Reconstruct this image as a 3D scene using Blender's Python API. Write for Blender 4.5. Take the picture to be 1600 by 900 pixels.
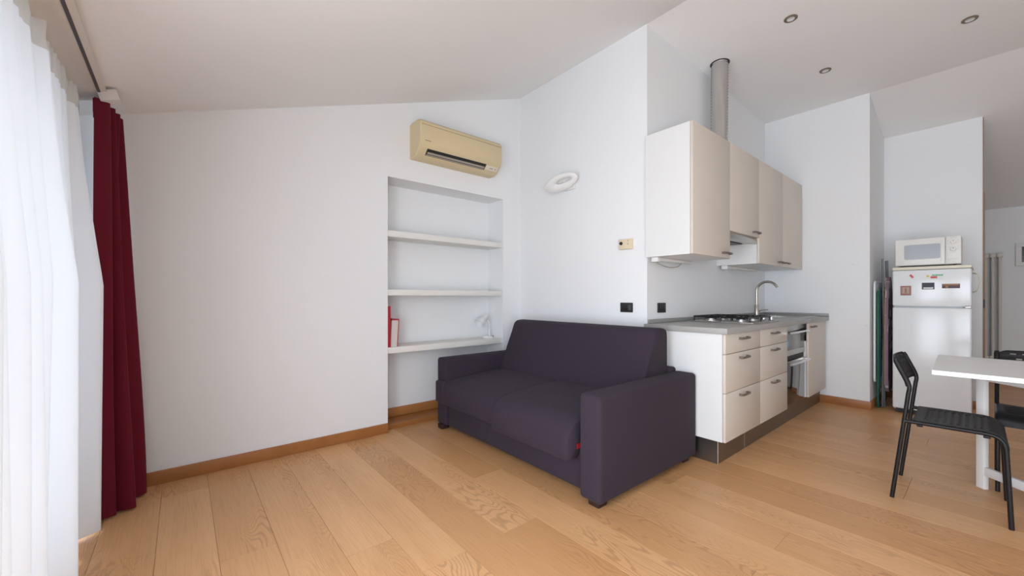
import bpy, bmesh, math, random
from mathutils import Vector, Matrix
random.seed(7)
for o in list(bpy.data.objects): bpy.data.objects.remove(o, do_unlink=True)
S = bpy.context.scene
C = S.collection
# ------------------------------------------------------------------ camera, world, light, exposure
cd = bpy.data.cameras.new('camera'); cam = bpy.data.objects.new('camera', cd); C.objects.link(cam)
cd.sensor_width = 36.0; cd.lens = 13.95; cd.shift_y = 15.0/1600.0; cd.clip_start = 0.02
cam.location = (0, 0, 1.10)
cam.rotation_euler = (math.radians(90), 0, -math.atan2(.6397, .7692))
S.camera = cam
w = bpy.data.worlds.new('overcast_sky'); S.world = w; w.use_nodes = True
bg = w.node_tree.nodes['Background']
bg.inputs[0].default_value = (0.86, 0.95, 1.06, 1); bg.inputs[1].default_value = 9.4
S.view_settings.view_transform = 'Standard'
try: S.view_settings.look = 'None'
except Exception: pass
S.view_settings.gamma = 1.0; S.view_settings.use_curve_mapping = False
S.view_settings.exposure = 0.03
WX = -0.52                                   # inner face of the window wall
OPEN = [(0.0, 2.55, 0.0, 1.92), (-2.35, -0.30, 0.0, 1.98)]   # y0, y1, z0, z1 of the french windows, the second unseen and added for daylight
for (y0, y1, z0, z1) in OPEN:                # portals: guide the sampling of the sky through the openings
    l = bpy.data.lights.new('sky_portal', 'AREA'); l.shape = 'RECTANGLE'
    l.size = z1 - z0; l.size_y = y1 - y0; l.cycles.is_portal = True
    lo = bpy.data.objects.new('sky_portal', l); C.objects.link(lo)
    lo.location = (WX - .16, (y0+y1)/2, (z0+z1)/2); lo.rotation_euler = (0, math.radians(-90), 0)

# ------------------------------------------------------------------ helpers
def lin(r, g, b):
    f = lambda c: (c/255/12.92) if c/255 <= .04045 else ((c/255+.055)/1.055)**2.4
    return (f(r), f(g), f(b), 1)
class G:
    """collects shapes; build() links them as one mesh object, coordinates relative to the parent's place"""
    def __init__(s): s.bm = bmesh.new()
    def box(s, x0, x1, y0, y1, z0, z1, bev=0, seg=2):
        m = Matrix.Translation(((x0+x1)/2, (y0+y1)/2, (z0+z1)/2)) @ Matrix.Diagonal((abs(x1-x0), abs(y1-y0), abs(z1-z0), 1))
        r = bmesh.ops.create_cube(s.bm, size=1, matrix=m)
        if bev:
            ed = {e for v in r['verts'] for e in v.link_edges}
            bmesh.ops.bevel(s.bm, geom=list(ed), offset=bev, segments=seg, profile=.5, affect='EDGES')
        return s
    def obox(s, c, ax, ay, az, hx, hy, hz, bev=0, seg=2):
        """oriented box: centre, three unit axes, half sizes"""
        m = Matrix((ax, ay, az)).transposed().to_4x4(); m.translation = c
        r = bmesh.ops.create_cube(s.bm, size=1, matrix=m @ Matrix.Diagonal((2*hx, 2*hy, 2*hz, 1)))
        if bev:
            ed = {e for v in r['verts'] for e in v.link_edges}
            bmesh.ops.bevel(s.bm, geom=list(ed), offset=bev, segments=seg, profile=.5, affect='EDGES')
        return s
    def loft(s, secs, cap=True, closed=True):
        vs = [[s.bm.verts.new(p) for p in q] for q in secs]
        n = len(vs[0])
        for a, b in zip(vs[:-1], vs[1:]):
            for i in range(n if closed else n-1):
                s.bm.faces.new((a[i], a[(i+1) % n], b[(i+1) % n], b[i]))
        if cap and closed:
            s.bm.faces.new(vs[0]); s.bm.faces.new(vs[-1])
        return s
    def prism(s, poly, axis, a0, a1):
        f = {'X': lambda p, a: (a, p[0], p[1]), 'Y': lambda p, a: (p[0], a, p[1]), 'Z': lambda p, a: (p[0], p[1], a)}[axis]
        return s.loft([[f(p, a0) for p in poly], [f(p, a1) for p in poly]])
    def tube(s, pts, r, seg=8, cap=True):
        pts = [Vector(p) for p in pts]; n = len(pts)
        rs = r if isinstance(r, (list, tuple)) else [r]*n
        secs = []; up = None
        for i, p in enumerate(pts):
            t = (pts[min(i+1, n-1)] - pts[max(i-1, 0)]).normalized()
            if up is None:
                up = t.orthogonal().normalized()
            else:
                up = (up - t*up.dot(t)).normalized()
            sd = t.cross(up)
            secs.append([p + (up*math.cos(2*math.pi*k/seg) + sd*math.sin(2*math.pi*k/seg))*rs[i] for k in range(seg)])
        return s.loft(secs, cap)
    def cyl(s, p0, p1, r0, r1=None, seg=16):
        return s.tube([p0, p1], [r0, r0 if r1 is None else r1], seg)
    def lathe(s, prof, org=(0, 0, 0), axis=(0, 0, 1), seg=24, cap=True):
        a = Vector(axis).normalized(); u = a.orthogonal().normalized(); v = a.cross(u); o = Vector(org)
        return s.loft([[o + a*z + (u*math.cos(2*math.pi*k/seg) + v*math.sin(2*math.pi*k/seg))*r for k in range(seg)] for r, z in prof], cap)
    def grid(s, nu, nv, fn, skip=None):
        vs = [[s.bm.verts.new(fn(i/nu, j/nv)) for j in range(nv+1)] for i in range(nu+1)]
        for i in range(nu):
            for j in range(nv):
                if skip and skip(i, j): continue
                s.bm.faces.new((vs[i][j], vs[i+1][j], vs[i+1][j+1], vs[i][j+1]))
        return s
    def solid(s, nu, nv, fn, nrm, th, skip=None):
        """grid with thickness, holes where skip() is true"""
        P = [[Vector(fn(i/nu, j/nv)) for j in range(nv+1)] for i in range(nu+1)]
        N = [[Vector(nrm(i/nu, j/nv)) for j in range(nv+1)] for i in range(nu+1)]
        A = [[s.bm.verts.new(P[i][j]) for j in range(nv+1)] for i in range(nu+1)]
        B = [[s.bm.verts.new(P[i][j] - N[i][j]*th) for j in range(nv+1)] for i in range(nu+1)]
        on = lambda i, j: 0 <= i < nu and 0 <= j < nv and not (skip and skip(i, j))
        for i in range(nu):
            for j in range(nv):
                if not on(i, j): continue
                s.bm.faces.new((A[i][j], A[i+1][j], A[i+1][j+1], A[i][j+1]))
                s.bm.faces.new((B[i][j], B[i][j+1], B[i+1][j+1], B[i+1][j]))
                for (di, dj, p, q) in ((-1, 0, (i, j), (i, j+1)), (1, 0, (i+1, j+1), (i+1, j)), (0, -1, (i+1, j), (i, j)), (0, 1, (i, j+1), (i+1, j+1))):
                    if not on(i+di, j+dj):
                        s.bm.faces.new((A[p[0]][p[1]], A[q[0]][q[1]], B[q[0]][q[1]], B[p[0]][p[1]]))
        return s
    def build(s, name, mat, parent=None, loc=None, ang=35, kind=None, label=None, norm=True):
        if norm: bmesh.ops.recalc_face_normals(s.bm, faces=s.bm.faces)
        off = Vector(loc) if loc is not None else Vector((0, 0, 0))
        if parent is not None:
            p = parent; tot = Vector((0, 0, 0))
            while p is not None: tot += p.location; p = p.parent
            bmesh.ops.translate(s.bm, verts=s.bm.verts, vec=-tot)
        else:
            bmesh.ops.translate(s.bm, verts=s.bm.verts, vec=-off)
        me = bpy.data.meshes.new(name); s.bm.to_mesh(me); s.bm.free()
        me.polygons.foreach_set('use_smooth', [True]*len(me.polygons))
        me.set_sharp_from_angle(angle=math.radians(ang))
        o = bpy.data.objects.new(name, me); C.objects.link(o); me.materials.append(mat)
        if parent is not None: o.parent = parent
        else: o.location = off
        if kind: o['kind'] = kind
        if label: o['label'] = label
        return o
def tag(o, label, cat, group=None):
    o['label'] = label; o['category'] = cat
    if group: o['group'] = group
    return o
def thing(name, label, cat, loc=(0, 0, 0), group=None):
    o = bpy.data.objects.new(name, None); C.objects.link(o); o.location = loc; o.empty_display_size = .1
    return tag(o, label, cat, group)
def copy_tree(o, parent=None):
    c = o.copy(); C.objects.link(c); c.parent = parent
    for ch in list(o.children): copy_tree(ch, c)
    return c
def arc(c, r, a0, a1, n, u, v):
    c = Vector(c); u = Vector(u); v = Vector(v)
    return [c + u*(r*math.cos(a0+(a1-a0)*i/n)) + v*(r*math.sin(a0+(a1-a0)*i/n)) for i in range(n+1)]

# ------------------------------------------------------------------ materials
def mat(name, col, rough=.5, metal=0, spec=.5, bump=0, bscale=200, sheen=0, var=0, coat=0):
    m = bpy.data.materials.new(name); m.use_nodes = True; nt = m.node_tree; b = nt.nodes['Principled BSDF']
    b.inputs['Base Color'].default_value = col; b.inputs['Roughness'].default_value = rough
    b.inputs['Metallic'].default_value = metal; b.inputs['Specular IOR Level'].default_value = spec
    b.inputs['Sheen Weight'].default_value = sheen; b.inputs['Coat Weight'].default_value = coat
    if bump or var:
        tc = nt.nodes.new('ShaderNodeTexCoord')
        n = nt.nodes.new('ShaderNodeTexNoise'); n.inputs['Scale'].default_value = bscale; n.inputs['Detail'].default_value = 3
        nt.links.new(tc.outputs['Object'], n.inputs['Vector'])
        if bump:
            bp = nt.nodes.new('ShaderNodeBump'); bp.inputs['Strength'].default_value = bump; bp.inputs['Distance'].default_value = .002
            nt.links.new(n.outputs['Fac'], bp.inputs['Height']); nt.links.new(bp.outputs['Normal'], b.inputs['Normal'])
        if var:
            n2 = nt.nodes.new('ShaderNodeTexNoise'); n2.inputs['Scale'].default_value = 1.7; n2.inputs['Detail'].default_value = 4
            nt.links.new(tc.outputs['Object'], n2.inputs['Vector'])
            mx = nt.nodes.new('ShaderNodeMix'); mx.data_type = 'RGBA'
            mx.inputs[6].default_value = col; mx.inputs[7].default_value = tuple(c*(1-var) for c in col[:3]) + (1,)
            nt.links.new(n2.outputs['Fac'], mx.inputs[0]); nt.links.new(mx.outputs[2], b.inputs['Base Color'])
    return m
def wood_mat(name, base, dark, line, along=1, rough=.36, figure=1.0):
    """oak: contour-line figure in patches, fine fibres along the board, a tone of its own for each board"""
    m = bpy.data.materials.new(name); m.use_nodes = True; nt = m.node_tree; N = nt.nodes; L = nt.links; b = N['Principled BSDF']
    tc = N.new('ShaderNodeTexCoord'); oi = N.new('ShaderNodeObjectInfo')
    sc = N.new('ShaderNodeVectorMath'); sc.operation = 'SCALE'; sc.inputs['Scale'].default_value = 37.0
    cmb = N.new('ShaderNodeCombineXYZ'); L.new(oi.outputs['Random'], cmb.inputs[0]); L.new(oi.outputs['Random'], cmb.inputs[2])
    mu7 = N.new('ShaderNodeMath'); mu7.operation = 'MULTIPLY'; mu7.inputs[1].default_value = 2.37
    L.new(oi.outputs['Random'], mu7.inputs[0]); L.new(mu7.outputs[0], cmb.inputs[1]); L.new(cmb.outputs[0], sc.inputs[0])
    add = N.new('ShaderNodeVectorMath'); L.new(tc.outputs['Object'], add.inputs[0]); L.new(sc.outputs[0], add.inputs[1])
    def mapped(sx, sy, sz=1):
        k = N.new('ShaderNodeMapping'); k.inputs['Scale'].default_value = (sx, sy, sz) if along == 1 else (sy, sx, sz)
        L.new(add.outputs[0], k.inputs['Vector']); return k.outputs[0]
    def noise(vec, scale, det=2, dist=0):
        n = N.new('ShaderNodeTexNoise'); n.inputs['Scale'].default_value = scale; n.inputs['Detail'].default_value = det
        n.inputs['Distortion'].default_value = dist; L.new(vec, n.inputs['Vector']); return n.outputs['Fac']
    def math_(op, a, v=None, c=None):
        k = N.new('ShaderNodeMath'); k.operation = op
        L.new(a, k.inputs[0])
        if v is not None:
            if isinstance(v, (int, float)): k.inputs[1].default_value = v
            else: L.new(v, k.inputs[1])
        if c is not None: k.inputs[2].default_value = c
        return k.outputs[0]
    def ramp(a, lo, hi):
        k = N.new('ShaderNodeMapRange'); k.interpolation_type = 'SMOOTHSTEP'
        k.inputs['From Min'].default_value = lo; k.inputs['From Max'].default_value = hi; L.new(a, k.inputs['Value']); return k.outputs[0]
    def mixc(f, a, bcol):
        k = N.new('ShaderNodeMix'); k.data_type = 'RGBA'
        if isinstance(f, (int, float)): k.inputs[0].default_value = f
        else: L.new(f, k.inputs[0])
        for x, i in ((a, 6), (bcol, 7)):
            if isinstance(x, tuple): k.inputs[i].default_value = x
            else: L.new(x, k.inputs[i])
        return k.outputs[2]
    n1 = noise(mapped(1, .2), 5.5, 2.2, .25)
    rings = math_('SINE', math_('MULTIPLY', n1, 250))
    lines = ramp(rings, .15, .95)
    mask = math_('MULTIPLY', ramp(noise(mapped(1, .3), 3.0, 1), .42, .64), figure)
    fibre = noise(mapped(240, 6), 1, 4)
    broad = noise(mapped(6, .6), 1.3, 2)
    c = mixc(ramp(oi.outputs['Random'], 0, 1), base, dark)
    c = mixc(math_('MULTIPLY', ramp(broad, .35, .7), .45), c, dark)
    c = mixc(math_('MULTIPLY', ramp(fibre, .42, .78), .26), c, line)
    c = mixc(math_('MULTIPLY', math_('MULTIPLY', lines, mask), .40), c, line)
    L.new(c, b.inputs['Base Color'])
    rr = N.new('ShaderNodeMapRange'); rr.inputs['To Min'].default_value = rough-.05; rr.inputs['To Max'].default_value = rough+.1
    L.new(fibre, rr.inputs['Value']); L.new(rr.outputs[0], b.inputs['Roughness'])
    bp = N.new('ShaderNodeBump'); bp.inputs['Strength'].default_value = .12; bp.inputs['Distance'].default_value = .001
    L.new(fibre, bp.inputs['Height']); L.new(bp.outputs['Normal'], b.inputs['Normal'])
    b.inputs['Specular IOR Level'].default_value = .45
    return m
def brushed(name, col, rough=.32, sc=(4, 4, 160)):
    m = mat(name, col, rough, 1.0); nt = m.node_tree; b = nt.nodes['Principled BSDF']
    tc = nt.nodes.new('ShaderNodeTexCoord'); mp = nt.nodes.new('ShaderNodeMapping'); mp.inputs['Scale'].default_value = sc
    n = nt.nodes.new('ShaderNodeTexNoise'); n.inputs['Scale'].default_value = 3; n.inputs['Detail'].default_value = 3
    nt.links.new(tc.outputs['Object'], mp.inputs[0]); nt.links.new(mp.outputs[0], n.inputs['Vector'])
    r = nt.nodes.new('ShaderNodeMapRange'); r.inputs['To Min'].default_value = rough-.08; r.inputs['To Max'].default_value = rough+.12
    nt.links.new(n.outputs['Fac'], r.inputs['Value']); nt.links.new(r.outputs[0], b.inputs['Roughness'])
    return m
def pane_mat():
    m = bpy.data.materials.new('window_glass'); m.use_nodes = True; nt = m.node_tree; nt.nodes.clear()
    o = nt.nodes.new('ShaderNodeOutputMaterial'); mx = nt.nodes.new('ShaderNodeMixShader'); mx.inputs[0].default_value = .07
    t = nt.nodes.new('ShaderNodeBsdfTransparent'); g = nt.nodes.new('ShaderNodeBsdfGlossy'); g.inputs['Roughness'].default_value = .02
    nt.links.new(t.outputs[0], mx.inputs[1]); nt.links.new(g.outputs[0], mx.inputs[2]); nt.links.new(mx.outputs[0], o.inputs[0]); return m
def sheer_mat(name, clear, col=(.89, .93, .97, 1), tl=.55):
    m = bpy.data.materials.new(name); m.use_nodes = True; nt = m.node_tree; nt.nodes.clear()
    o = nt.nodes.new('ShaderNodeOutputMaterial'); m1 = nt.nodes.new('ShaderNodeMixShader'); m2 = nt.nodes.new('ShaderNodeMixShader')
    d = nt.nodes.new('ShaderNodeBsdfDiffuse'); t = nt.nodes.new('ShaderNodeBsdfTranslucent'); tr = nt.nodes.new('ShaderNodeBsdfTransparent')
    d.inputs[0].default_value = col; t.inputs[0].default_value = col; m1.inputs[0].default_value = tl; m2.inputs[0].default_value = clear
    nt.links.new(d.outputs[0], m1.inputs[1]); nt.links.new(t.outputs[0], m1.inputs[2])
    nt.links.new(m1.outputs[0], m2.inputs[1]); nt.links.new(tr.outputs[0], m2.inputs[2]); nt.links.new(m2.outputs[0], o.inputs[0]); return m

M_WALL = mat('white_wall_paint', (.86, .868, .872, 1), .75, bump=.05, bscale=90, var=.03)
M_CEIL = mat('white_ceiling_paint', (.90, .897, .89, 1), .8, bump=.04, bscale=80, var=.02)
M_FLOOR = wood_mat('oak_floor', lin(224, 174, 124), lin(206, 154, 104), lin(158, 110, 68))
M_SUB = mat('board_joint', lin(96, 66, 42), .9)
M_SKIRT = wood_mat('skirting_wood', lin(178, 120, 68), lin(160, 103, 54), lin(128, 78, 38), along=0, rough=.4, figure=.15)
M_SKIRTY = wood_mat('skirting_wood_across', lin(178, 120, 68), lin(160, 103, 54), lin(128, 78, 38), along=1, rough=.4, figure=.15)
M_WHITE = mat('white_lacquer', (.84, .83, .80, 1), .38)
M_SHELF = mat('shelf_cream_white', (.80, .785, .74, 1), .45, bump=.03, bscale=60)
M_FRONT = mat('cabinet_cream_front', lin(216, 206, 193), .42)
M_CARC = mat('cabinet_white_carcass', (.79, .79, .775, 1), .4)
M_TOP = mat('grey_worktop', lin(168, 166, 162), .38, bump=.04, bscale=300, var=.06)
M_STEEL = brushed('brushed_steel', (.56, .55, .53, 1), .3)
M_PLINTH = brushed('brushed_plinth_metal', (.24, .225, .21, 1), .35, (160, 4, 4))
M_PEWTER = mat('pewter_handle', lin(116, 106, 97), .42, .3)
M_TAP = mat('satin_nickel', (.50, .46, .41, 1), .27, 1)
M_CHROME = mat('polished_steel', (.72, .72, .72, 1), .15, 1)
M_BLACKIRON = mat('black_enamel', (.012, .012, .013, 1), .35)
M_BLACKP = mat('black_plastic', (.016, .016, .018, 1), .45)
M_CHAIRP = mat('black_chair_plastic', (.011, .011, .012, 1), .5, spec=.3, bump=.08, bscale=500)
M_CHAIRM = mat('black_chair_metal', (.009, .009, .010, 1), .4, spec=.35)
M_SOFA = mat('aubergine_sofa_fabric', lin(60, 52, 61), .95, bump=.5, bscale=700, sheen=.04, spec=.08)
M_FOOT = mat('dark_sofa_foot', lin(48, 30, 26), .5)
M_AC = mat('yellowed_plastic', lin(214, 196, 156), .42)
M_ACL = mat('yellowed_plastic_lighter', lin(222, 214, 196), .4)
M_GREYM = mat('grey_marking', lin(140, 132, 120), .6)
M_DARK = mat('recess_shade_and_collar', (.02, .019, .018, 1), .6)  # dark colour stands in for shade in slots and gaps; also the duct collar
M_LOUV = mat('louvre_grey', lin(168, 158, 146), .4)
M_RED = mat('wine_red_curtain', lin(104, 20, 38), .75, bump=.1, bscale=600, sheen=.04, spec=.15)
M_SHEER = sheer_mat('sheer_white_cloth', .003, tl=.062)
M_TAPE = sheer_mat('gathered_tape_cloth', .0, (.70, .69, .66, 1), .05)
M_RAIL = mat('curtain_rail_white', lin(226, 218, 208), .28)
M_RAILD = mat('rail_channel_dark', lin(70, 72, 76), .4)
M_PVC = mat('white_window_pvc', (.82, .83, .83, 1), .35)
M_GLASS = pane_mat()
M_PLASTER = mat('plaster_white', (.82, .81, .79, 1), .7)
M_BEIGE = mat('beige_thermostat', lin(224, 208, 178), .45)
M_BROWNRING = mat('bronze_ring', lin(128, 112, 94), .4, .4)
M_LENS = mat('frosted_lamp_glass', (.75, .75, .74, 1), .25)
M_FRIDGE = mat('glossy_fridge_white', (.82, .84, .85, 1), .16)
M_CREAM = mat('fridge_cream_top', lin(232, 226, 206), .45)
M_MICRO = mat('microwave_white', (.80, .79, .75, 1), .35)
M_MWIN = mat('microwave_window', lin(165, 170, 174), .2)
M_TABLE = mat('white_table', (.83, .83, .82, 1), .42)
M_OVGLASS = mat('oven_glass', lin(132, 134, 134), .22, .1, spec=.6)
M_OVDARK = mat('oven_dark_glass', lin(40, 38, 36), .05, .3, spec=1.0)
M_BOOK = mat('red_cover', lin(178, 30, 44), .5)
M_PAGES = mat('book_pages', lin(214, 208, 200), .8)
M_LAMP = mat('white_lamp_enamel', (.82, .84, .84, 1), .3)
M_CABLE = mat('beige_cable', lin(176, 164, 148), .5)
M_GREEN = mat('dark_green_paint', lin(18, 92, 80), .4)
M_WIRE = mat('grey_wire', lin(120, 122, 124), .35, .5)
M_RAD = mat('radiator_white', lin(214, 208, 198), .4)
M_JAMB = mat('brown_jamb', lin(150, 112, 84), .5)

# ------------------------------------------------------------------ the room
YA, YN = 3.135, 3.386          # back wall face, back of the niche
XB, YC = 2.714, 1.66           # wall behind the sofa, kitchen wall
XD, YD = 5.19, .749            # wall at the kitchen's end, side of the fridge alcove
XE, YE, XF = 6.02, .04, 8.16
YF = -2.9
zc1 = lambda x: 2.2296 + .3495*x
Z2 = 3.178; Z3 = 3.11
zc2 = lambda x: Z2 + (Z3-Z2)*(x-XB)/(XD-XB)
zc3 = lambda x: Z3 - .2875*(x-XD)
zc = lambda x: zc1(x) if x < XB else (zc2(x) if x < XD else zc3(x))
def wallx(g, x0, x1, y0, y1, z0=0.0):     # wall piece whose top follows the ceiling
    xs = [x0] + [x for x in (XB, XD) if x0 < x < x1] + [x1]
    g.prism([(x0, z0), (x1, z0)] + [(x, zc(x)) for x in reversed(xs)], 'Y', y0, y1)
def structure(g, name, m, parent=None, ang=30): 
    return g.build(name, m, parent, ang=ang, kind='structure')
NX0, NX1, NZ = 1.29, 2.489, 2.09
g = G(); wallx(g, WX-.2, NX0, YA, YN); wallx(g, NX0, NX1, YA, YN, NZ); wallx(g, NX1, XB, YA, YN); wallx(g, WX-.2, XB, YN, YN+.1)
structure(g, 'wall_back', M_WALL)
g = G(); wallx(g, XB, XB+.1, YC, YN+.1); structure(g, 'wall_sofa', M_WALL)
g = G(); wallx(g, XB+.1, XD+.1, YC, YC+.1); structure(g, 'wall_kitchen', M_WALL)
g = G(); wallx(g, XD, XD+.1, YD, YC); structure(g, 'wall_right', M_WALL)
g = G(); wallx(g, XD+.1, XE+.1, YD, YD+.1); structure(g, 'wall_alcove', M_WALL)
g = G(); wallx(g, XE, XE+.1, YE, YD); structure(g, 'wall_fridge', M_WALL)
g = G(); wallx(g, XF, XF+.1, YF, YD+.1); wallx(g, XE+.1, XF, YD, YD+.1); structure(g, 'wall_hallway', M_WALL)
g = G(); wallx(g, WX-.2, XF+.1, YF-.2, YF)
structure(g, 'wall_front', M_WALL)
g = G()
zt = zc1(WX-.2)
ys = [YF]
for (y0, y1, z0, z1) in sorted(OPEN):
    g.prism([(WX-.2, 0), (WX, 0), (WX, zc1(WX)), (WX-.2, zt)], 'Y', ys[-1], y0)
    g.prism([(WX-.2, z1), (WX, z1), (WX, zc1(WX)), (WX-.2, zt)], 'Y', y0, y1)
    ys.append(y1)
g.prism([(WX-.2, 0), (WX, 0), (WX, zc1(WX)), (WX-.2, zt)], 'Y', ys[-1], YA)
structure(g, 'wall_left', M_WALL)
g = G()
g.prism([(WX-.2, zc1(WX-.2)), (XB, Z2), (XD, Z3), (XF+.1, zc3(XF+.1)), (XF+.1, 3.6), (WX-.2, 3.6)], 'Y', YF-.2, YN+.1)
structure(g, 'ceiling', M_CEIL, ang=5)
# floor: a dark base with every oak board laid on it
g = G().box(WX-.2, XF+.1, YF-.1, YN+.1, -.05, -.012); floor = structure(g, 'floor', M_SUB)
PW = .2075; PG = .0009
pm = {}
def plank(x, y0, y1):
    key = round(y1-y0, 3)
    if key not in pm:
        b = G().box(-(PW-PG)/2, (PW-PG)/2, -key/2+.0005, key/2-.0005, -.012, 0, .0007, 1)
        o = b.build('plank', M_FLOOR, floor); o.location = (x, (y0+y1)/2, 0); pm[key] = o.data
    else:
        o = bpy.data.objects.new('plank', pm[key]); C.objects.link(o); o.parent = floor; o.location = (x, (y0+y1)/2, 0)
x = -.503 - PW/2 + .0
i = 0
FIX = {4: 2.04, 6: 1.74, 14: .83}
while x - PW/2 < XF:
    top = YA + .07 if x < XB + .12 else (YC + .02 if x < XD+.1 else (YD + .02 if x < XE + .1 else YD))
    bot = YF
    y = bot + random.choice([.35, .6, .9, 1.2, 1.5, 1.8]) if i not in FIX else FIX[i] - 4.0
    y = max(y, bot + .1)
    plank(x, bot, y)
    while y < top - .01:
        n = min(y + 2.0, top)
        if top - n < .12: n = top
        plank(x, y, n); y = n
    x += PW; i += 1
# niche: raised wooden floor with a rounded nosing, back skirting
g = G().box(NX0, NX1, YA+.075, YN, 0, .045); g.prism([(YA+.055, .0), (YA+.055, .03), (YA+.062, .041), (YA+.075, .046), (YA+.09, .046), (YA+.09, 0)], 'X', NX0, NX1)
structure(g, 'floor_niche', M_SKIRT)
SK = .079
def skirt(name, x0, x1, y0, y1, z0=0.0, m=M_SKIRT):
    g = G().box(x0, x1, y0, y1, z0, z0+SK, .003, 2); return structure(g, name, m)
skirt('baseboard_back', WX, NX0-.002, YA-.013, YA)
skirt('baseboard_niche', NX0+.001, NX1-.001, YN-.013, YN, .046)
skirt('baseboard_sofa', XB-.013, XB, YC+.01, YA, 0, M_SKIRTY)
skirt('baseboard_right', XD-.013, XD, YD-.013, YC-.5, 0, M_SKIRTY)
skirt('baseboard_alcove', XD+.001, XE, YD-.013, YD)
skirt('baseboard_fridge', XE-.013, XE, YE+.001, YD-.014, 0, M_SKIRTY)
skirt('baseboard_hallway', XF-.013, XF, YF, YD, 0, M_SKIRTY)
# door jamb at the hallway corner with a strike plate, thin corner bead above
g = G().box(XE-.004, XE+.13, YE-.014, YE-.0005, 0, 2.14, .002, 1); jamb = structure(g, 'trim_1', M_JAMB)
G().box(XE-.006, XE-.0035, YE-.0139, YE-.003, 1.0, 1.08).build('strike_plate', M_BLACKP, jamb, label='black strike plate')
g = G().box(XE-.003, XE+.004, YE-.006, YE-.0003, 2.145, zc3(XE)-.01); structure(g, 'trim_2', M_JAMB)
# french windows; the second one is unseen, added to brighten the room
for wi, (y0, y1, z0, z1) in enumerate(OPEN):
    g = G(); xa, xb = WX-.16, WX-.10
    g.box(xa, xb, y0, y0+.07, z0, z1, .004).box(xa, xb, y1-.07, y1, z0, z1, .004).box(xa, xb, y0+.07, y1-.07, z1-.07, z1, .004).box(xa, xb, y0+.07, y1-.07, z0, z0+.10, .004)
    n = 2
    for k in range(1, n):
        ym = y0 + (y1-y0)*k/n; g.box(xa, xb, ym-.055, ym+.055, z0+.10, z1-.07, .004)
    fr = structure(g, 'window_%d' % (wi+1), M_PVC)
    for k in range(n):
        a = y0+.07 if k == 0 else y0 + (y1-y0)*k/n + .055
        b = y1-.07 if k == n-1 else y0 + (y1-y0)*(k+1)/n - .055
        G().box(xa+.025, xa+.031, a+.001, b-.001, z0+.101, z1-.071).build('pane', M_GLASS, fr)
        G().box(xb, xb+.012, b-.03 if k == 0 else a+.01, b-.01 if k == 0 else a+.03, .98, 1.12, .003).build('handle', M_CHROME, fr)


# ------------------------------------------------------------------ niche shelves
for i, (zt_, lab) in enumerate(((1.653, 'cream-white shelf board in the wall niche, topmost of three, empty'),
                               (1.167, 'cream-white shelf board in the wall niche, middle of three, empty'),
                               (.690, 'cream-white shelf board in the niche carrying books and lamp'))):
    g = G().box(NX0+.001, NX1-.001, YA+.012, YN-.001, zt_-.05, zt_, .002)
    tag(g.build('niche_shelf', M_SHELF, loc=((NX0+NX1)/2, YA+.13, zt_-.05)), lab, 'shelf', 'shelves in the wall niche')

# ------------------------------------------------------------------ sofa
SY0, SY1 = 1.262, 3.02; A1, A2 = 1.405, 2.872
t = thing('sofa', 'dark aubergine two-seat fabric sofa against the white wall', 'sofa', (2.15, 2.14, 0))
for a, b, xf in ((SY0, A1, 1.632), (A2, SY1, 1.676)):
    G().box(xf, 2.672, a, b, .034, .592, .024, 4).build('armrest', M_SOFA, t, ang=60)
G().box(1.70, 2.60, A1+.002, A2-.002, .036, .30, .012, 2).build('base', M_SOFA, t, ang=60)
G().box(2.57, 2.678, A1+.002, A2-.002, .036, .615, .02, 3).build('back_frame', M_SOFA, t, ang=60)
def cushion(prof, y0, y1, ny, crown, name, rnd=.03, wob=0.0, extra=None):
    n = len(prof); cx = sum(p[0] for p in prof)/n; cz = sum(p[1] for p in prof)/n
    secs = []
    st = [(0, 1-.9*rnd/.1*.35), (rnd*.12, 1-.16*rnd/.1*1.6), (rnd*.45, 1-.05*rnd/.1*1.4), (rnd, 1)]
    pos = [(y0+d, k) for d, k in st] + [(y0+rnd+(y1-y0-2*rnd)*i/ny, 1) for i in range(1, ny)] + [(y1-d, k) for d, k in reversed(st)]
    for (y, k) in pos:
        u = (y-y0)/(y1-y0); cr = crown*math.sin(math.pi*u)**.6
        sec = []
        for (px, pz) in prof:
            d = Vector((px-cx, pz-cz)); l = d.length
            q = d.normalized()*max(l-(1-k)*.11, .01) if k < 1 else d
            zz = cz + q.y + (cr if pz > cz else 0); xx = cx + q.x
            if pz > cz: zz += wob*math.sin(xx*9+y*7)*.5
            sec.append((xx, y, zz))
        secs.append(sec)
    g = G().loft(secs)
    if extra: extra(g)
    return g.build(name, M_SOFA, t, ang=75)
def bez(ps, n=6):
    """smooth closed-ish outline through given points (Catmull-Rom, open)"""
    out = []
    for i in range(len(ps)-1):
        p0 = Vector(ps[max(i-1, 0)]); p1 = Vector(ps[i]); p2 = Vector(ps[i+1]); p3 = Vector(ps[min(i+2, len(ps)-1)])
        for k in range(n):
            u = k/n
            out.append(tuple(.5*((2*p1)+(-p0+p2)*u+(2*p0-5*p1+4*p2-p3)*u*u+(-p0+3*p1-3*p2+p3)*u**3)))
    out.append(tuple(ps[-1])); return out
seatR = bez([(2.32, .455), (2.05, .452), (1.80, .438), (1.68, .418), (1.615, .372), (1.592, .31), (1.588, .255), (1.598, .214)], 4) + [(1.66, .206), (1.694, .235), (1.694, .305), (1.9, .306), (2.32, .306)]
seatL = bez([(2.32, .450), (2.05, .445), (1.80, .430), (1.70, .412), (1.648, .372), (1.63, .31), (1.628, .26), (1.634, .232)], 4) + [(1.67, .226), (1.694, .24), (1.694, .305), (1.9, .306), (2.32, .306)]
cushion(seatR, 1.455, 2.139, 14, .014, 'seat_cushion', .03, .004)
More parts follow.
